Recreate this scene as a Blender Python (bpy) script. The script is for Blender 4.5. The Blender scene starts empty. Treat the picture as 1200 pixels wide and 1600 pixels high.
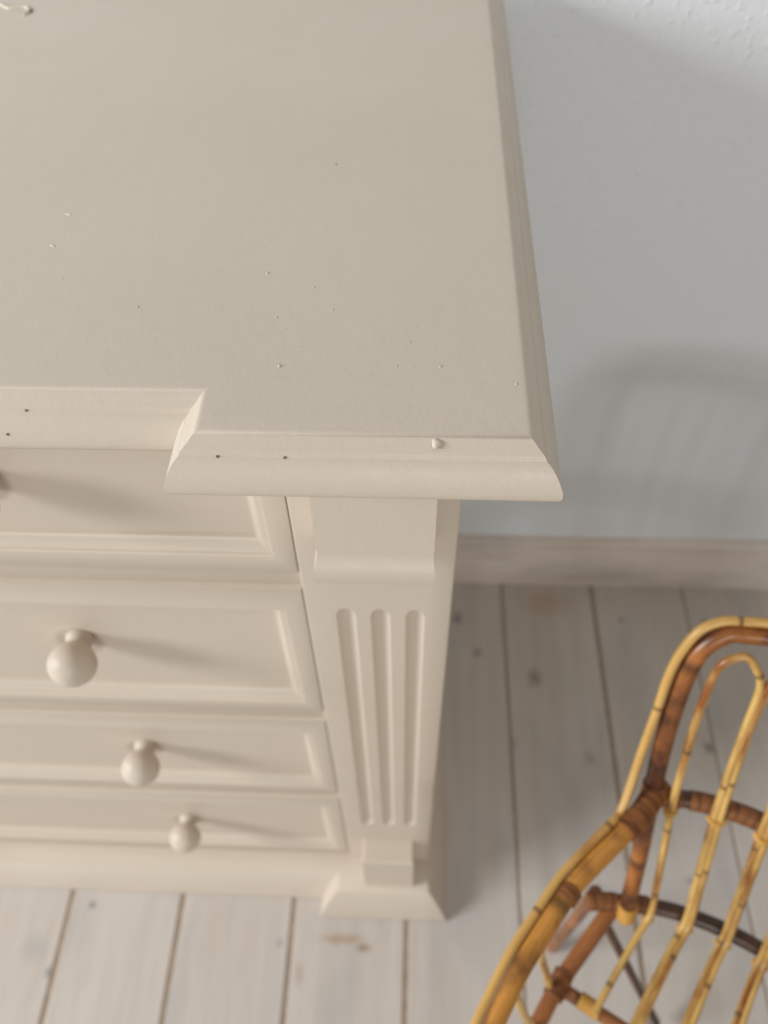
import bpy, bmesh, math, random
from mathutils import Vector, Matrix, noise

# ------------------------------------------------------------------ units
S = 0.28                      # one modelling unit is 28 cm
ZF = 4.02                     # camera height above the floor, in units


def W(x, y, z):
    return Vector((x * S, y * S, (z + ZF) * S))


SC = bpy.context.scene
C = SC.collection

# ------------------------------------------------------------------ camera
yaw, pitch, roll = -0.058, 0.9191, -0.0268
fwd = Vector((math.sin(yaw) * math.cos(pitch), math.cos(yaw) * math.cos(pitch), -math.sin(pitch)))
rgt = Vector((math.cos(yaw), -math.sin(yaw), 0))
upv = rgt.cross(fwd)
r2 = math.cos(roll) * rgt + math.sin(roll) * upv
u2 = -math.sin(roll) * rgt + math.cos(roll) * upv
cam_d = bpy.data.cameras.new('camera')
cam = bpy.data.objects.new('camera', cam_d)
C.objects.link(cam)
m = Matrix((r2, u2, -fwd)).transposed().to_4x4()
m.translation = W(0, 0, 0)
cam.matrix_world = m
cam_d.sensor_fit = 'VERTICAL'
cam_d.sensor_height = 36
cam_d.sensor_width = 27
cam_d.lens = 1292 / 1600 * 36
cam_d.clip_start = 0.01
cam_d.dof.use_dof = True
cam_d.dof.focus_distance = 0.36
cam_d.dof.aperture_fstop = 7.0
SC.camera = cam

# ------------------------------------------------------------------ world and lights
wd = bpy.data.worlds.new('world')
SC.world = wd
wd.use_nodes = True
bg = wd.node_tree.nodes['Background']
bg.inputs[0].default_value = (1.0, 0.91, 0.785, 1)
bg.inputs[1].default_value = 0.35


def area(name, target, az, el, dist, size, power, col):
    """a window-sized soft light; az = heading of its light from +x towards +y, el = downward angle"""
    d = Vector((math.cos(el) * math.cos(az), math.cos(el) * math.sin(az), -math.sin(el)))
    l = bpy.data.lights.new(name, 'AREA')
    l.shape = 'RECTANGLE'
    l.size, l.size_y = size
    l.energy = power
    l.color = col
    o = bpy.data.objects.new(name, l)
    C.objects.link(o)
    o.location = target - d * dist
    o.rotation_euler = d.to_track_quat('-Z', 'Y').to_euler()
    return o


area('window_light_left', W(0.1, 1.0, -2.5), math.radians(14.5), math.radians(22.5), 3.5, (1.35, 0.85), 108, (0.96, 0.985, 1.0))
area('window_light_front', W(1.0, 2.5, -2.5), math.radians(87), math.radians(18.7), 3.2, (0.5, 0.35), 18.5, (0.97, 0.99, 1.0))

SC.view_settings.view_transform = 'Standard'
SC.view_settings.look = 'None'
SC.view_settings.gamma = 1
SC.view_settings.exposure = 0.0
SC.view_settings.use_curve_mapping = False


# ------------------------------------------------------------------ materials
def lin(c):
    return tuple(((v / 255) / 12.92 if v / 255 <= 0.04045 else ((v / 255 + 0.055) / 1.055) ** 2.4) for v in c) + (1,)


class N:
    def __init__(s, name, rough=0.5, spec=0.5):
        s.m = bpy.data.materials.new(name)
        s.m.use_nodes = True
        s.t = s.m.node_tree
        s.b = s.t.nodes['Principled BSDF']
        s.b.inputs['Roughness'].default_value = rough
        s.b.inputs['Specular IOR Level'].default_value = spec

    def n(s, typ, ins=None, **kw):
        nd = s.t.nodes.new(typ)
        for k, v in kw.items():
            setattr(nd, k, v)
        for k, v in (ins or {}).items():
            if isinstance(v, bpy.types.NodeSocket):
                s.t.links.new(v, nd.inputs[k])
            else:
                nd.inputs[k].default_value = v
        return nd

    def mix(s, fac, a, b, mode='MIX'):
        nd = s.t.nodes.new('ShaderNodeMix')
        nd.data_type = 'RGBA'
        nd.blend_type = mode
        for i, v in ((0, fac), (6, a), (7, b)):
            if isinstance(v, bpy.types.NodeSocket):
                s.t.links.new(v, nd.inputs[i])
            else:
                nd.inputs[i].default_value = v
        return nd.outputs[2]

    def rng(s, v, a, b, c=0.0, d=1.0):
        nd = s.n('ShaderNodeMapRange', {0: v, 1: a, 2: b, 3: c, 4: d})
        nd.clamp = True
        return nd.outputs[0]

    def scaled(s, vec, sc, loc=(0, 0, 0)):
        return s.n('ShaderNodeMapping', {'Vector': vec, 'Scale': sc, 'Location': loc}).outputs[0]

    def noise(s, vec, scale, detail=3, rough=0.5):
        return s.n('ShaderNodeTexNoise', {'Vector': vec, 'Scale': scale, 'Detail': detail, 'Roughness': rough}).outputs[0]

    def link(s, a, name):
        s.t.links.new(a, s.b.inputs[name])

    def bump(s, h, strength, dist, prev=None):
        ins = {'Height': h, 'Strength': strength, 'Distance': dist}
        if prev is not None:
            ins['Normal'] = prev
        return s.n('ShaderNodeBump', ins).outputs[0]


def mat_paint(name='cream_paint', streak=(1, 14, 14)):
    k = N(name, 0.45, 0.32)
    p = k.n('ShaderNodeNewGeometry').outputs['Position']
    big = k.noise(p, 9, 3)
    col = k.mix(k.rng(big, .3, .7), lin((206, 194, 179)), lin((209, 197, 183)))
    speck = k.noise(k.scaled(p, (1, 1, 1), (3.1, 1.7, 0.4)), 240, 1)
    col = k.mix(k.rng(speck, .80, .84, 0, .5), col, lin((176, 160, 140)))
    k.link(col, 'Base Color')
    k.link(k.rng(k.noise(p, 40, 4), .3, .7, .36, .52), 'Roughness')
    fine = k.noise(p, 520, 4, .6)
    peel = k.noise(p, 110, 3)
    st = k.noise(k.scaled(p, streak), 55, 4, .6)
    b = k.bump(fine, .16, .0006)
    b = k.bump(peel, .16, .0010, b)
    b = k.bump(st, .07, .0010, b)
    k.link(b, 'Normal')
    return k.m


def mat_wall():
    k = N('wall_paint', 0.75, 0.25)
    p = k.n('ShaderNodeNewGeometry').outputs['Position']
    col = k.mix(k.rng(k.noise(p, 3.2, 3), .35, .65), lin((229, 236, 241)), lin((232, 236, 241)))
    k.link(col, 'Base Color')
    b = k.bump(k.noise(p, 260, 4, .6), .30, .0015)
    b = k.bump(k.rng(k.noise(p, 120, 2), .55, .75), .45, .0015, b)
    k.link(b, 'Normal')
    return k.m


FLOOR_SPOTS = []      # (x, y, radius_x, radius_y, kind) filled in below, floor units


def mat_whitewash(name, along='Y', spots=(), base=(202, 195, 189), warm=(190, 179, 167)):
    k = N(name, 0.55, 0.35)
    p = k.n('ShaderNodeNewGeometry').outputs['Position']
    oi = k.n('ShaderNodeObjectInfo')
    rnd = oi.outputs['Random']
    off = k.n('ShaderNodeVectorMath', {0: p, 1: k.n('ShaderNodeCombineXYZ', {0: rnd, 1: k.n('ShaderNodeMath', {0: rnd, 1: 37.0}, operation='MULTIPLY').outputs[0]}).outputs[0]}, operation='ADD').outputs[0]
    sc = (16, 1.1, 16) if along == 'Y' else (1.1, 16, 16)
    grain = k.noise(k.scaled(off, sc), 3.2, 6, .62)
    cloud = k.noise(k.scaled(off, (3, 1, 3) if along == 'Y' else (1, 3, 3)), 4.5, 4, .55)
    col = k.mix(k.rng(grain, .42, .72, 0, .75), lin(base), lin(warm))
    col = k.mix(k.rng(cloud, .50, .72, 0, .6), col, lin((172, 172, 172)))
    col = k.mix(k.rng(rnd, 0, 1, 0, .22), col, lin((186, 178, 170)))
    fine = k.noise(k.scaled(off, (60, 3, 60) if along == 'Y' else (3, 60, 60)), 6, 4, .6)
    col = k.mix(k.rng(fine, .58, .80, 0, .30), col, lin((150, 138, 126)))
    wob = k.noise(p, 90, 2)
    for (x, y, rx, ry, c, a) in spots:
        v = k.n('ShaderNodeVectorMath', {0: p, 1: (x * S, y * S, 0)}, operation='SUBTRACT').outputs[0]
        v = k.n('ShaderNodeVectorMath', {0: v, 1: (1 / (rx * S), 1 / (ry * S), 0)}, operation='MULTIPLY').outputs[0]
        ln = k.n('ShaderNodeVectorMath', {0: v}, operation='LENGTH').outputs['Value']
        ln = k.n('ShaderNodeMath', {0: ln, 1: k.rng(wob, .3, .7, -.24, .24)}, operation='ADD').outputs[0]
        col = k.mix(k.rng(ln, .3, 1.2, a * .75, 0), col, lin(c))
    k.link(col, 'Base Color')
    k.link(k.bump(grain, .25, .0008, k.bump(fine, .3, .0005)), 'Normal')
    return k.m


def mat_plain(name, c, rough=.7):
    k = N(name, rough, .3)
    p = k.n('ShaderNodeNewGeometry').outputs['Position']
    c2 = tuple(max(0, v - 18) for v in c)
    k.link(k.mix(k.rng(k.noise(p, 60, 3), .3, .7), lin(c), lin(c2)), 'Base Color')
    return k.m


def mat_cane(name, light, dark, amount=(.45, .75), node_w=.03):
    """varnished cane: UV x runs along the cane in metres, y round it"""
    k = N(name, 0.33, 0.5)
    uv = k.n('ShaderNodeTexCoord').outputs['UV']
    rnd = k.n('ShaderNodeObjectInfo').outputs['Random']
    r10 = k.n('ShaderNodeMath', {0: rnd, 1: 53.0}, operation='MULTIPLY').outputs[0]
    off = k.n('ShaderNodeVectorMath', {0: uv, 1: k.n('ShaderNodeCombineXYZ', {0: r10}).outputs[0]}, operation='ADD').outputs[0]
    mott = k.noise(k.scaled(off, (14, .8, 1)), 1.0, 4, .6)
    grain = k.noise(k.scaled(off, (9, 26, 1)), 1.0, 4, .6)
    col = k.mix(k.rng(mott, amount[0], amount[1]), lin(light), lin(dark))
    col = k.mix(k.rng(grain, .5, .75, 0, .45), col, lin(dark))
    vor = k.n('ShaderNodeTexVoronoi', {'W': k.n('ShaderNodeSeparateXYZ', {0: off}).outputs[0], 'Scale': 9.0, 'Randomness': .7}, voronoi_dimensions='1D', feature='DISTANCE_TO_EDGE')
    nd = k.rng(vor.outputs['Distance'], node_w * .2, node_w * 1.3, .7, 0)
    col = k.mix(nd, col, lin((62, 38, 20)))
    k.link(col, 'Base Color')
    k.link(k.bump(k.rng(vor.outputs['Distance'], 0, node_w, 1, 0), .5, .001, k.bump(grain, .2, .0005)), 'Normal')
    return k.m


def mat_wrap():
    k = N('brown_wrapping_strip', 0.5, 0.4)
    uv = k.n('ShaderNodeTexCoord').outputs['UV']
    s = k.noise(k.scaled(uv, (240, 1.2, 1)), 1.0, 2)
    col = k.mix(k.rng(s, .35, .65), lin((146, 92, 48)), lin((84, 48, 26)))
    k.link(col, 'Base Color')
    k.link(k.bump(k.noise(k.scaled(uv, (300, 6, 1)), 1.0, 2), .4, .0006), 'Normal')
    return k.m


SPOTS = [
    (.258, 2.33, .035, .045, (112, 108, 104), .8), (.36, 2.12, .028, .035, (112, 108, 104), .7),
    (.66, 1.98, .045, .055, (120, 108, 96), .75), (.53, 1.62, .022, .03, (128, 120, 112), .5),
    (1.50, 1.62, .032, .035, (96, 96, 98), .8), (1.62, 2.33, .02, .05, (104, 98, 92), .7),
    (1.16, 2.34, .018, .025, (110, 104, 98), .7), (.75, 2.44, .14, .08, (186, 150, 120), .6),
    (-1.41, .80, .020, .022, (112, 108, 108), .75), (-1.535, .53, .024, .026, (118, 122, 132), .75),
    (-.55, .675, .02, .022, (150, 152, 162), .7), (-.45, .56, .025, .05, (168, 150, 138), .6),
    (-.27, .70, .12, .026, (166, 138, 104), .8), (-.18, .672, .035, .02, (138, 106, 70), .8),
    (1.30, .99, .04, .022, (126, 128, 134), .7), (.86, .95, .10, .018, (140, 140, 142), .4),
    (-1.62, .62, .06, .07, (158, 162, 160), .5), (.90, 1.55, .03, .04, (122, 116, 110), .5),
]
PAINT = mat_paint()
PAINT_V = mat_paint('cream_paint_upright', (14, 14, 1))
WALL = mat_wall()
PLANK = mat_whitewash('whitewashed_pine', 'Y', SPOTS)
SKIRT = mat_whitewash('whitewashed_skirting', 'X', (), (232, 222, 214), (208, 190, 178))
JOINT = mat_plain('joint_dirt', (166, 150, 134), .9)
CANE = mat_cane('golden_cane', (218, 180, 106), (140, 82, 38), (.44, .66), .024)
CANE_THICK = mat_cane('thick_brown_cane', (198, 138, 62), (92, 52, 26), (.44, .62), .07)
CANE_HOOP = mat_cane('brown_hoop_cane', (178, 112, 52), (84, 44, 26), (.36, .56), .06)
CANE_EDGE = mat_cane('pale_edge_cane', (208, 166, 96), (160, 108, 54), (.5, .8), .02)
CANE_DARK = mat_cane('dark_cane', (104, 66, 42), (44, 30, 22), (.35, .6), .03)
CANE_RED = mat_cane('reddish_cane', (168, 108, 62), (98, 58, 34), (.4, .7), .03)
WRAP = mat_wrap()
GOLD_WRAP = mat_plain('golden_binding', (206, 158, 84), .45)
NIB = mat_plain('pale_paint_lump', (226, 216, 200), .4)
PIT = mat_plain('dark_paint_pit', (140, 120, 98), .8)


# ------------------------------------------------------------------ mesh helpers
def obj(name, verts, faces, mat, parent=None, smooth=30, uvs=None):
    me = bpy.data.meshes.new(name)
    me.from_pydata([tuple(v) for v in verts], [], faces)
    me.materials.append(mat)
    if uvs is not None:
        uvl = me.uv_layers.new(name='UVMap')
        for lp in me.loops:
            uvl.data[lp.index].uv = uvs[lp.vertex_index]
    if smooth:
        me.polygons.foreach_set('use_smooth', [True] * len(me.polygons))
        me.set_sharp_from_angle(angle=math.radians(smooth))
    me.update()
    o = bpy.data.objects.new(name, me)
    C.objects.link(o)
    if parent:
        o.parent = parent
    return o


def empty(name, label, cat, group=None):
    o = bpy.data.objects.new(name, None)
    o.empty_display_size = .05
    C.objects.link(o)
    o['label'] = label
    o['category'] = cat
    if group:
        o['group'] = group
    return o


def loft(name, rings, mat, parent=None, cap0=True, cap1=True, smooth=30):
    """rings of equal length, closed round; units -> metres"""
    n = len(rings[0])
    v = [W(*p) for r in rings for p in r]
    f = []
    for i in range(len(rings) - 1):
        for j in range(n):
            a, b = i * n + j, i * n + (j + 1) % n
            f.append((a, b, b + n, a + n))
    if cap0:
        f.append(tuple(range(n))[::-1])
    if cap1:
        f.append(tuple(range((len(rings) - 1) * n, len(rings) * n)))
    o = obj(name, v, f, mat, parent, smooth)
    bm = bmesh.new()
    bm.from_mesh(o.data)
    bmesh.ops.recalc_face_normals(bm, faces=bm.faces)
    bm.to_mesh(o.data)
    bm.free()
    o.data.set_sharp_from_angle(angle=math.radians(smooth))
    return o


def box(name, x0, x1, y0, y1, z0, z1, mat, parent=None, bev=.008, seg=2):
    bm = bmesh.new()
    bmesh.ops.create_cube(bm, size=1)
    for v in bm.verts:
        v.co = W(x0 + (v.co.x + .5) * (x1 - x0), y0 + (v.co.y + .5) * (y1 - y0), z0 + (v.co.z + .5) * (z1 - z0))
    if bev:
        bmesh.ops.bevel(bm, geom=bm.edges[:], offset=bev * S, segments=seg, profile=.5, affect='EDGES')
    me = bpy.data.meshes.new(name)
    bm.to_mesh(me)
    bm.free()
    me.materials.append(mat)
    me.polygons.foreach_set('use_smooth', [True] * len(me.polygons))
    me.set_sharp_from_angle(angle=math.radians(35))
    o = bpy.data.objects.new(name, me)
    C.objects.link(o)
    if parent:
        o.parent = parent
    return o


def catmull(pts, per=8, closed=False):
    P = [Vector(p) for p in pts]
    if len(P) < 3:
        return [P[0].lerp(P[-1], i / per) for i in range(per + 1)]
    out = []
    Q = [P[0] * 2 - P[1]] + P + [P[-1] * 2 - P[-2]]
    for i in range(1, len(Q) - 2):
        a, b, c, d = Q[i - 1:i + 3]
        for k in range(per):
            t = k / per
            out.append(.5 * ((2 * b) + (c - a) * t + (2 * a - 5 * b + 4 * c - d) * t * t + (3 * b - a - 3 * c + d) * t ** 3))
    out.append(P[-1])
    return out


def tube(name, pts, r, mat, parent=None, seg=12, per=8, ribs=0, taper=None, knots=True, seed=0):
    """round cane through the points (in modelling units); ribs > 0 = a wound strip of that pitch (units)"""
    path = catmull(pts, per)
    if ribs:
        L = [0]
        for a, b in zip(path, path[1:]):
            L.append(L[-1] + (b - a).length)
        n = max(4, int(L[-1] / ribs)) * 4
        new = []
        j = 0
        for i in range(n + 1):
            d = L[-1] * i / n
            while j < len(L) - 2 and L[j + 1] < d:
                j += 1
            t = (d - L[j]) / max(1e-9, L[j + 1] - L[j])
            new.append(path[j].lerp(path[j + 1], min(1, t)))
        path = new
    rr = random.Random(seed + len(pts) * 7 + int(abs(pts[0][0]) * 1000))
    verts, uvs, faces = [], [], []
    tan = (path[1] - path[0]).normalized()
    nrm = tan.orthogonal().normalized()
    dist = 0
    nextknot = rr.uniform(.1, .4)
    for i, p in enumerate(path):
        if i:
            dist += (p - path[i - 1]).length
        t2 = (path[min(i + 1, len(path) - 1)] - path[max(i - 1, 0)]).normalized()
        q = tan.rotation_difference(t2)
        nrm = (q @ nrm).normalized()
        tan = t2
        bn = tan.cross(nrm)
        rad = r
        if taper:
            rad *= taper(i / (len(path) - 1))
        if ribs:
            rad *= (1.0, 1.05, 1.06, 1.04)[i % 4]
        elif knots:
            rad *= 1 + .05 * noise.noise(Vector((dist * 9, seed * 3.3, r * 50)))
        for j in range(seg):
            a = 2 * math.pi * j / seg
            verts.append(W(*(p + (nrm * math.cos(a) + bn * math.sin(a)) * rad)))
            uvs.append((dist * S, j / seg))
    n = len(path)
    for i in range(n - 1):
        for j in range(seg):
            a, b = i * seg + j, i * seg + (j + 1) % seg
            faces.append((a, b, b + seg, a + seg))
    faces.append(tuple(range(seg))[::-1])
    faces.append(tuple(range((n - 1) * seg, n * seg)))
    return obj(name, verts, faces, mat, parent, 60, uvs)


def struct(o):
    o['kind'] = 'structure'
    return o


# ------------------------------------------------------------------ the room
YB, YW, ZB = 2.562, 2.617, -3.617
struct(box('wall_back', -9, 8, YW, YW + .5, -ZF - .2, 5.0, WALL, None, 0))
floor = struct(box('floor', -9, 8, -5, YW + .3, -ZF - .3, -ZF - .003, JOINT, None, 0))
PW = .5065
JG = {1: .007, 3: .0045, 4: .004, 5: .006, -3: .010}      # half widths of the joints, one by one
for i in range(-17, 15):
    o = box('plank', JG.get(i, .0105), PW - JG.get(i + 1, .0105), -5, YW, -ZF - .06, -ZF, PLANK, None, .004, 1)
    o.parent = floor
    o.location = ((.0065 + i * PW) * S, 0, 0)
# skirting board, rounded upper edge
prof = [(YB, -ZF), (YB, ZB - .03), (YB + .004, ZB - .014), (YB + .014, ZB - .004), (YB + .026, ZB), (YW, ZB), (YW, -ZF)]
rings = [[(x, y, z) for y, z in prof] for x in (-9, 8)]
struct(loft('baseboard_back', rings, SKIRT))

# ------------------------------------------------------------------ chest of drawers
chest = empty('chest_of_drawers', 'cream painted chest of drawers with fluted corner pilaster, standing against the pale wall', 'chest of drawers')
XR, XL = .094, -3.506
XC = (XR + XL) / 2
ZT = -.915


def mx(x):
    return 2 * XC - x


def outline(corners, inset, z):
    return [(x + sx * inset, y + sy * inset, z) for (x, y, sx, sy) in corners]


def breakfront(xo, yf, xi, yc, yb):
    """closed outline, front projecting at both ends; signs point inwards"""
    return [(xo, yb, -1, 0), (xo, yf, -1, 1), (xi, yf, 1, 1), (xi, yc, 1, 1),
            (mx(xi), yc, -1, 1), (mx(xi), yf, -1, 1), (mx(xo), yf, 1, 1), (mx(xo), yb, 1, 0)]


TOPC = breakfront(.2275, .789, -.386, .879, YB - .01)
prof = [(.085, 0), (.060, 0), (.0565, -.0002), (.0535, -.0012), (.050, -.0035), (.046, -.0075), (.041, -.0125), (.036, -.0165), (.032, -.0195), (.0298, -.0225), (.0290, -.0262),
        (.0272, -.0278), (.0245, -.0295), (.0205, -.033), (.0155, -.039), (.0100, -.0475), (.0050, -.058), (.0013, -.068), (0, -.077),
        (.0008, -.085), (.004, -.0915), (.009, -.095), (.016, -.096), (.03, -.096)]
loft('top', [outline(TOPC, a, ZT + b) for a, b in prof], PAINT, chest, smooth=42)
ZU = ZT - .096

# sides, back, drawer rails
for nm, a, b in (('side_panel', XR - .07, XR), ('side_panel', XL, XL + .07)):
    box(nm, a, b, 1.052, YB - .03, -ZF, ZU, PAINT_V, chest, .006)
box('back_panel', XL + .07, XR - .07, YB - .06, YB - .03, -ZF + .1, ZU, PAINT_V, chest, .004)
XD = -.2505                                             # right end of the drawers
ZS = [(-1.03, -1.545), (-1.612, -2.292), (-2.360, -3.001), (-3.066, -3.775)]
for z0, z1 in ((ZU, -1.036), (-1.551, -1.606), (-2.298, -2.354), (-3.007, -3.060), (-3.781, -3.86)):
    box('rail', mx(XD) + .001, XD - .001, 1.014, 1.08, z1 - .012, z0 + .012 if z0 != ZU else z0, PAINT, chest, .003)


def drawer(z0, z1):
    x1, x0 = XD - .002, mx(XD) + .002
    zo0, zo1 = z0 - .097, z1 + .066                      # opening of the sunk panel
    xo1, xo0 = -.302, mx(-.302)

    def rect(a, b, c, d, y, ins=0):
        return [(a + ins, y, c - ins), (b - ins, y, c - ins), (b - ins, y, d + ins), (a + ins, y, d + ins)]
    R = [rect(x0, x1, z0, z1, 1.06), rect(x0, x1, z0, z1, 1.004), rect(x0, x1, z0, z1, 1.0012, .0012), rect(x0, x1, z0, z1, 1.0, .004)]
    for ins, y in ((-.002, 1.0), (0, 1.0008), (.0012, 1.003), (.002, 1.007), (.006, 1.0085), (.013, 1.010), (.020, 1.014), (.026, 1.019), (.031, 1.0235),
                   (.0345, 1.025), (.0355, 1.027), (.0365, 1.033), (.0375, 1.0345), (.0395, 1.0345), (.05, 1.0345)):
        R.append(rect(xo0, xo1, zo0, zo1, y, ins))
    d = loft('drawer', R, PAINT, chest, smooth=40)
    return d


# knob: neck and ball turned about the y axis
def knob_mesh():
    pr = [(0.0, .001), (.034, .001), (.0365, -.002), (.0370, -.008), (.0360, -.014), (.0335, -.019), (.0310, -.024), (.0315, -.029)]
    cy, rb = -.083, .0625
    for k in range(0, 15):
        a = math.radians(32 + (180 - 32) * k / 14)
        pr.append((max(.0001, rb * math.sin(a)), cy + rb * .93 * math.cos(a)))
    seg = 40
    v, f = [], []
    for r, y in pr:
        for j in range(seg):
            a = 2 * math.pi * j / seg
            v.append(Vector((r * math.cos(a), y, r * math.sin(a))) * S)
    for i in range(len(pr) - 1):
        for j in range(seg):
            a, b = i * seg + j, i * seg + (j + 1) % seg
            f.append((a, b, b + seg, a + seg))
    return v, f


kv, kf = knob_mesh()
knob0 = None
for (z0, z1), kz, kx in zip(ZS, (-1.262, -1.925, -2.670, -3.455), (-.872, -.872, -.882, -.898)):
    d = drawer(z0, z1)
    for x in (kx, mx(kx)):
        if knob0 is None:
            knob0 = obj('knob', kv, kf, PAINT_V, None, 50)
            k = knob0
        else:
            k = knob0.copy()
            C.objects.link(k)
        k.parent = d
        k.location = W(x, 1.0345, kz)

# fluted pilasters
FL = [(-.1562, .0235), (-.0735, .0235), (.0095, .0228)]
FZ0, FZ1 = -1.738, -3.315


def flute_depth(x, z):
    for c, r in FL:
        dz = max(0, z - FZ0, FZ1 - z) * .52
        d = math.hypot(x - c, dz)
        if d < r:
            return .0135 * max(0, 1 - (d / r) ** 2) ** .8
        if d < r + .003:
            return 0.0
    return 0.0


def pilaster(flip=False):
    xa, xb = -.2500, XR
    zt, zb = ZU, -3.86
    xs = {xa, xa + .002, xa + .005, xb - .005, xb - .002, xb}
    for c, r in FL:
        for k in range(-14, 15):
            xs.add(round(c + r * math.sin(math.pi / 2 * k / 14), 5))
        xs.add(round(c + r + .004, 5))
        xs.add(round(c - r - .004, 5))
    xs = sorted(xs)
    zs = {zt, zb}
    for e, s in ((FZ0, 1), (FZ1, -1)):
        for k in range(0, 17):
            zs.add(round(e + s * .0452 * math.sin(math.pi / 2 * k / 16), 5))
        zs.add(e + s * .05)
    for k in range(1, 12):
        zs.add(FZ0 + (FZ1 - FZ0) * k / 12)
    zs = sorted(zs)
    v, f = [], []
    edge = {0: .0015, 1: .0003, len(xs) - 2: .001, len(xs) - 1: .004}
    for z in zs:
        for i, x in enumerate(xs):
            X = mx(x) if flip else x
            v.append(W(X, 1.0 + edge.get(i, 0) + flute_depth(x, z), z))
    n = len(xs)
    for a in range(len(zs) - 1):
        for b in range(n - 1):
            q = (a * n + b, a * n + b + 1, (a + 1) * n + b + 1, (a + 1) * n + b)
            f.append(q[::-1] if flip else q)
    # sides and back
    base = len(v)
    for z in zs:
        for x in (xa, xb):
            v.append(W(mx(x) if flip else x, 1.052, z))
    for a in range(len(zs) - 1):
        L0, L1 = a * n, (a + 1) * n
        R0, R1 = a * n + n - 1, (a + 1) * n + n - 1
        bl0, br0, bl1, br1 = base + 2 * a, base + 2 * a + 1, base + 2 * a + 2, base + 2 * a + 3
        for q in ((bl0, L0, L1, bl1), (R0, br0, br1, R1), (br0, bl0, bl1, br1)):
            f.append(q[::-1] if flip else q)
    p = obj('pilaster', v, f, PAINT_V, chest, 38)

    def X(a, b):
        return (mx(b), mx(a)) if flip else (a, b)
    # capital block with a flared lower lip
    a, b = X(-.185, .0425)
    R = []
    for e, y, z in ((0, .902, ZU), (0, .902, -1.322), (.0015, .9005, -1.335), (.005, .892, -1.347), (.0075, .886, -1.356), (.0085, .884, -1.362),
                    (.0085, .8835, -1.392), (.007, .886, -1.400), (.004, .893, -1.404)):
        R.append([(a - e, 1.004, z), (a - e, y, z), (b + e * .3, y, z), (b + e * .3, 1.004, z)])
    loft('capital_block', R, PAINT, chest, smooth=30)
    a, b = X(-.180, .0295)
    R = []
    for i, y, z in ((.006, .916, -3.573), (0, .910, -3.579), (0, .906, -3.64), (0, .893, -3.80), (0, .889, -3.861)):
        R.append([(a + i, 1.004, z), (a + i, y, z), (b - i, y, z), (b - i, 1.004, z)])
    loft('base_block', R, PAINT, chest, smooth=30)


pilaster()
pilaster(True)

# plinth with mitred flare
PL = breakfront(.180, .7865, -.3755, .862, YB - .01)
R = [outline(PL, .006, -ZF), outline(PL, 0, -ZF + .004), outline(PL, .002, -ZF + .014), outline(PL, .035, -3.925), outline(PL, .072, -3.868), outline(PL, .082, -3.862)]
o_in = [(XR - .005, YB - .01, 0, 0), (XR - .005, .99, 0, 0), (-.25, .99, 0, 0), (-.25, 1.0, 0, 0), (mx(-.25), 1.0, 0, 0), (mx(-.25), .99, 0, 0), (mx(XR) + .005, .99, 0, 0), (mx(XR) + .005, YB - .01, 0, 0)]
R.append(outline(o_in, 0, -3.852))
loft('plinth', R, PAINT, chest, smooth=30)


# lumps, pits and scratches that show in the paint
def blob(name, x, y, z, r, h, mat, nrm=(0, 0, 1), stretch=1, ang=0):
    v, f = [], []
    seg = 12
    N_ = Vector(nrm).normalized()
    A = Vector((math.cos(ang), math.sin(ang), 0))
    A = (A - N_ * A.dot(N_)).normalized()
    B = N_.cross(A)
    c = W(x, y, z)
    for i, (q, hh) in enumerate(((1.0, -.15), (.85, .35), (.55, .8), (.2, 1.0))):
        for j in range(seg):
            a = 2 * math.pi * j / seg
            w = 1 + .18 * math.sin(3 * a + x * 40)
            v.append(c + (A * math.cos(a) * r * q * stretch * w + B * math.sin(a) * r * q * w) * S + N_ * h * hh * S)
    for i in range(3):
        for j in range(seg):
            a, b = i * seg + j, i * seg + (j + 1) % seg
            f.append((a, b, b + seg, a + seg))
    f.append(tuple(range(3 * seg, 4 * seg)))
    return obj(name, v, f, mat, chest, 60)


NIBS = []
blob('paint_drop', .0335, .8335, ZT - .007, .0085, .0035, PAINT, (0, -.5, 1))
for x, y, r in ((-.2196, .9886, .0028), (.0391, .992, .0020), (-.2688, 1.2292, .0024), (-.1825, 1.1906, .0020), (-.2387, 1.1085, .0018),
                (-.0307, .9922, .0016), (-.1442, 1.1303, .0018), (-.4828, 1.1315, .002), (.1585, .9549, .002), (-.0112, 1.0493, .0018)):
    blob('paint_nib', x, y, ZT, r, r * .7, PAINT, (0, 0, 1), 1.4, 1.2)
for x, y, z, n in ((-.1955, .8165, -.9415, (0, -1, .6)), (-.298, .8165, -.9415, (0, -1, .6)), (-.1718, 1.5906, ZT, (0, 0, 1)), (-.62, .9065, -.9415, (0, -1, .6)),
                   (-.655, .8832, -.973, (0, -1, .5))):
    blob('paint_pit', x, y, z, .0023, .0010, PIT, n, 1.2, .3)
for x, y, a in ((-.6816, 1.3059, -.55), (-.6789, 1.4073, -.25)):
    blob('paint_scratch', x, y, ZT, .0022, .0014, NIB, (0, 0, 1), 3.6, a)
tube('paint_crack', [(-1.23, 2.375, ZT), (-1.17, 2.372, ZT + .001), (-1.124, 2.367, ZT + .001), (-1.096, 2.345, ZT + .001), (-1.068, 2.350, ZT + .001),
                     (-1.048, 2.350, ZT + .001), (-1.034, 2.327, ZT + .001), (-1.040, 2.300, ZT)], .0042, NIB, chest, 6, 4, seed=2)
blob('paint_chip', -1.030, 2.330, ZT, .007, .001, PIT, (0, 0, 1), 2.2, -1.2)

# ------------------------------------------------------------------ rattan armchair
chair = empty('rattan_armchair', 'small rattan armchair with looped cane back and seat on the whitewashed floor', 'chair')
KX, KY = .764, .862
T = Vector((.866, -.5, 0))
O = Vector((.5, .866, 0))
LEAN = Vector((.018, .371, 0))


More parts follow.
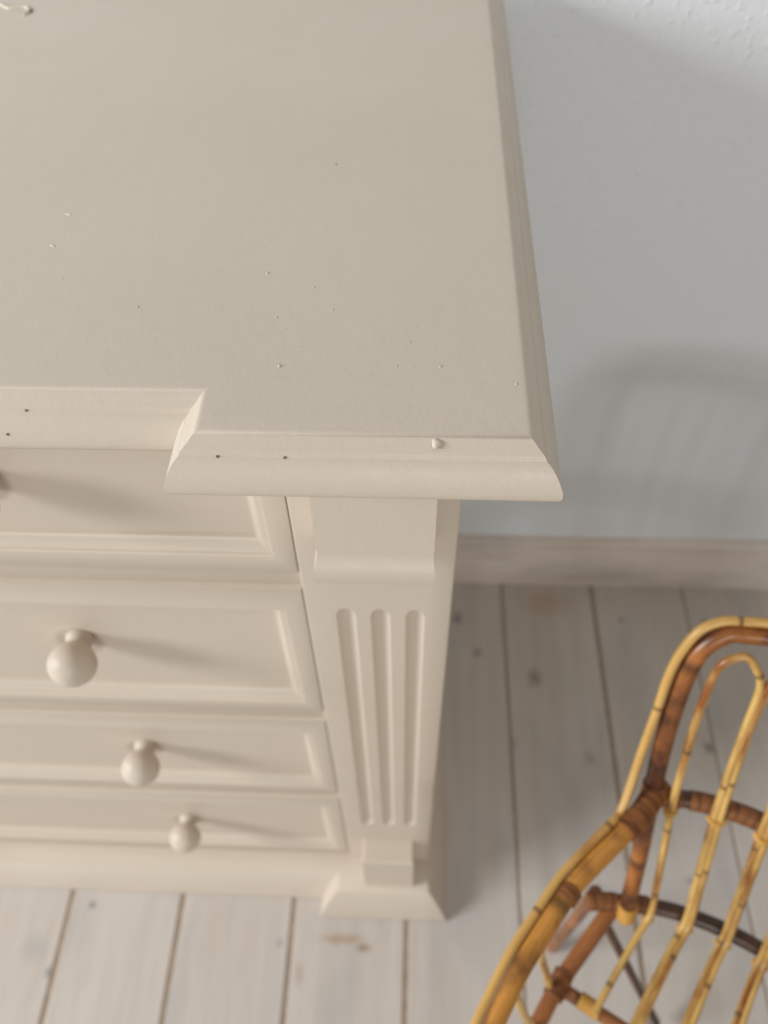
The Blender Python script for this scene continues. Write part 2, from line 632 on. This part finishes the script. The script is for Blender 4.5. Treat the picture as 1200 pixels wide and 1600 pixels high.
def Q(s, z, out=0.0):
    """point on the bowed, leaning back: s across (0..0.84), z height"""
    q = min(abs((s - .42) / .42), 1.6)
    bow = .09 * (1 - q ** 2.6)
    return Vector((KX, KY, 0)) + T * s + O * (bow + out) + LEAN * (z + 2.5) + Vector((0, 0, z))


def mirror(p):
    p = Vector(p)
    zz = max(p.z, -3.1)
    a = p - LEAN * (zz + 2.5) - Vector((KX, KY, 0))
    s = a.dot(T)
    return p + T * ((.84 - s) - s)


def cane(name, pts, r, mat, both=False, **kw):
    tube(name, pts, r, mat, chair, **kw)
    if both:
        kw['seed'] = kw.get('seed', 0) + 17
        tube(name, [mirror(p) for p in pts], r, mat, chair, **kw)


# main back hoop: thick cane, corner to corner
half = [(-.005, -3.09), (-.012, -2.80), (-.028, -2.465), (-.033, -2.284), (-.031, -2.141), (-.020, -2.009), (.002, -1.948), (.042, -1.909), (.085, -1.903), (.16, -1.897), (.29, -1.890)]
pts = [Q(s, z) for s, z in half] + [Q(.42, -1.888)] + [Q(.84 - s, z) for s, z in reversed(half)]
cane('back_hoop', pts, .0265, CANE_HOOP, seed=5, per=8, seg=16)
# pale edge cane: follows the hoop outside, then runs down along the arm
arm = [(.764, .880), (.733, .852), (.690, .797), (.619, .728), (.478, .598), (.386, .484), (.316, .390), (.262, .300), (.215, .215), (.185, .12), (.185, .05), (.20, .0)]
armz = [-2.49, -2.48, -2.48, -2.48, -2.48, -2.48, -2.48, -2.49, -2.50, -2.53, -2.60, -2.75]
armp = [Vector((x, y, z)) for (x, y), z in zip(arm, armz)]
frontleg = [Vector((.205, -.01, -2.85)), Vector((.215, .0, -3.2)), Vector((.21, -.02, -3.6)), Vector((.19, -.04, -4.02))]
edge_side = []
for k in (10, 9, 8, 7, 6, 5, 4, 3):
    dv = (armp[k - 1] - armp[k + 1]).normalized()
    edge_side.append(armp[k] + Vector((-dv.y, dv.x, .12)).normalized() * .0415)
edge_side.append(Vector((.632, .806, -2.47)))
edge_up = [(-.080, -2.337), (-.071, -2.195), (-.063, -2.040), (-.045, -1.955), (-.018, -1.898), (.024, -1.872), (.068, -1.866), (.15, -1.858), (.29, -1.852)]
pe = edge_side + [Q(s, z) for s, z in edge_up] + [Q(.42, -1.850)] + [Q(.84 - s, z) for s, z in reversed(edge_up)] + [mirror(p) for p in reversed(edge_side)]
cane('edge_cane', pe, .0135, CANE_EDGE, seed=9, per=8)
# arms, running down into the front legs
cane('arm', armp[1:] + frontleg, .0285, CANE_THICK, True, seed=11, per=8, seg=16, taper=lambda u: 1 - .12 * u)
# brown wrapping over the joint of arm and hoop
cane('binding', [armp[0], armp[1], armp[2], armp[3] + Vector((.012, .01, 0))], .0335, WRAP, True, ribs=.0105, seg=14)
cane('binding', [armp[4] + (armp[5] - armp[4]) * .15, armp[4] + (armp[5] - armp[4]) * .42], .031, WRAP, True, ribs=.0105, seg=14)
cane('binding', [Q(-.026, -2.53), Q(-.029, -2.455)], .031, WRAP, True, ribs=.0105, seg=14)

# cross rails of the back
cr = [Q(s, -2.50, -.012) for s in (-.01, .03, .08, .15, .25, .34, .42, .50, .59, .69, .76, .81, .85)]
cane('cross_rail', cr, .026, CANE_DARK, seed=3, seg=14)
for a, b in ((-.005, .052), (.075, .145), (.178, .280)):
    mid = [Q(a, -2.50, -.012), Q((a + b) / 2, -2.50, -.012), Q(b, -2.50, -.012)]
    cane('binding', mid, .029, WRAP, True, ribs=.0105, seg=14)


def low(s, z=-3.07, out=0.0):
    """curved lower rail at seat height"""
    q = min(abs((s - .42) / .50), 1.4)
    return Vector((KX, KY, 0)) + T * s + O * (.135 * (1 - abs(q) ** 2.2) - .01 + out) + LEAN * (-3.07 + 2.5) + Vector((0, 0, z))


cane('seat_back_rail', [low(s) for s in (-.12, -.04, .05, .15, .25, .34, .42, .50, .59, .69, .79, .88, .96)], .0270, CANE_DARK, seed=8, seg=14)  # dark cane colour here stands in for the shade on this rail
cane('binding', [low(-.13), low(-.09), low(-.045)], .030, WRAP, True, ribs=.0105, seg=14)
cane('binding', [low(.005), low(.05)], .030, WRAP, True, ribs=.0105, seg=14)
cane('binding', [Q(-.003, -3.03), Q(-.003, -3.10)], .031, GOLD_WRAP, True, ribs=.014, seg=14)

# looped canes of the back that run on over the seat
NH = 6
PIT_ = .132


def leg_x(s):                                            # s at the cross rail -> s at the seat rail
    return .42 + .93 * (s - .42)


F_DIR = Vector((-.5, -.866, 0))


def seat_run(s_low, upto):
    """points from the seat rail forwards; the canes fan out a little to the front"""
    p = low(s_low, -3.045, -.03)
    fan = (s_low - .42) * .12
    out = []
    for d, dz in ((.0, 0), (.10, -.035), (.22, -.05), (.36, -.058), (.52, -.06), (.70, -.058), (.85, -.07), (.93, -.12)):
        if d > upto:
            break
        out.append(p + F_DIR * d + T * fan * d / .4 + Vector((0, 0, dz)))
    return out


for i in range(NH):
    c = .0955 + PIT_ * i
    hw = .0575
    sl, sr = c - hw, c + hw
    ztop = -1.933 + (.004 if i in (2, 3) else 0)
    up = [(sl, -2.49), (sl - .004, -2.285), (sl - .004, -2.131), (sl + .004, -2.010), (sl + .017, -1.962), (c - .012, ztop - .004), (c + .010, ztop),
          (c + .030, ztop - .020), (sr - .006, -1.985), (sr + .003, -2.030), (sr + .002, -2.115), (sr, -2.250), (sr, -2.41), (sr, -2.50)]
    P = [Q(s, z, -.043) for s, z in up]
    a = seat_run(leg_x(sl), .37 if i == 0 else 1)
    b = seat_run(leg_x(sr), .37 if i == NH - 1 else 1)
    mid_l = [P[0].lerp(a[0], t) + O * .006 for t in (.35, .7)]
    mid_r = [P[-1].lerp(b[0], t) + O * .006 for t in (.35, .7)]
    path = list(reversed(a)) + list(reversed(mid_l)) + P + mid_r + b
    cane('back_loop', path, .0118, CANE, seed=20 + i, per=7, seg=10)
# golden bindings where the canes cross the rails
for i in range(NH + 1):
    s = .038 if i == 0 else (.802 if i == NH else .0955 + PIT_ * i - PIT_ / 2)
    w = .014 if i in (0, NH) else .024
    for fn in (lambda q, o: Q(q, -2.515, o), lambda q, o: low(leg_x(s) + (q - s), -3.07, o)):
        cane('binding', [fn(s - w, -.040), fn(s - w * .3, -.055), fn(s + w * .3, -.055), fn(s + w, -.040)], .0095, GOLD_WRAP, ribs=.010, seg=10, per=4)

# seat frame
A1, A2 = Vector((.730, .690, -3.10)), Vector((.515, .440, -3.12))
cane('seat_rail', [A1, Vector((.63, .575, -3.11)), A2, Vector((.44, .33, -3.12)), Vector((.33, .16, -3.12)), Vector((.215, -.01, -3.12))], .0275, CANE_RED, True, seed=4, seg=14)
m0 = Vector((.500, .436, -3.135))
m1 = mirror(m0)
cane('seat_cross_rail', [m0, m0.lerp(m1, .2), m0.lerp(m1, .5), m0.lerp(m1, .8), m1], .0225, CANE_RED, seed=6, seg=12)
cane('binding', [m0 - T * .012, m0 + T * .045], .0265, WRAP, True, ribs=.0105, seg=12)
cane('binding', [m0 + T * .085 + Vector((0, 0, .01)), m0 + T * .155 + Vector((0, 0, .01))], .0265, GOLD_WRAP, True, ribs=.014, seg=12)
cane('binding', [A2 + Vector((.018, .03, 0)), A2 + Vector((-.03, -.045, 0))], .0325, WRAP, True, ribs=.0105, seg=14)
f0 = Vector((.215, -.01, -3.10))
cane('seat_front_rail', [f0, f0.lerp(mirror(f0), .5) + F_DIR * .05, mirror(f0)], .026, CANE_THICK, seed=2, seg=14)
# rear legs and struts
cane('rear_leg', [Vector((.650, .706, -3.05)), Vector((.648, .702, -3.5)), Vector((.640, .700, -4.02))], .0235, CANE_RED, True, seed=12, seg=14)
cane('arm_strut', [Vector((.372, .452, -2.50)), Vector((.40, .447, -2.72)), Vector((.445, .440, -2.95)), Vector((.480, .425, -3.12))], .0125, CANE, True, seed=13)
cane('arm_strut', [Vector((.297, .372, -2.50)), Vector((.320, .352, -2.72)), Vector((.370, .325, -2.95)), Vector((.425, .300, -3.12))], .0125, CANE, True, seed=14)
b0, b1 = Vector((.700, .660, -3.22)), Vector((1.03, .428, -3.96))
cane('under_brace', [b0, b0.lerp(b1, .5), b1], .017, CANE_DARK, seed=15)
b2, b3 = mirror(b0), mirror(b1)
cane('under_brace', [b2, b2.lerp(b3, .5) + O * .05, b3], .017, CANE_DARK, seed=16)
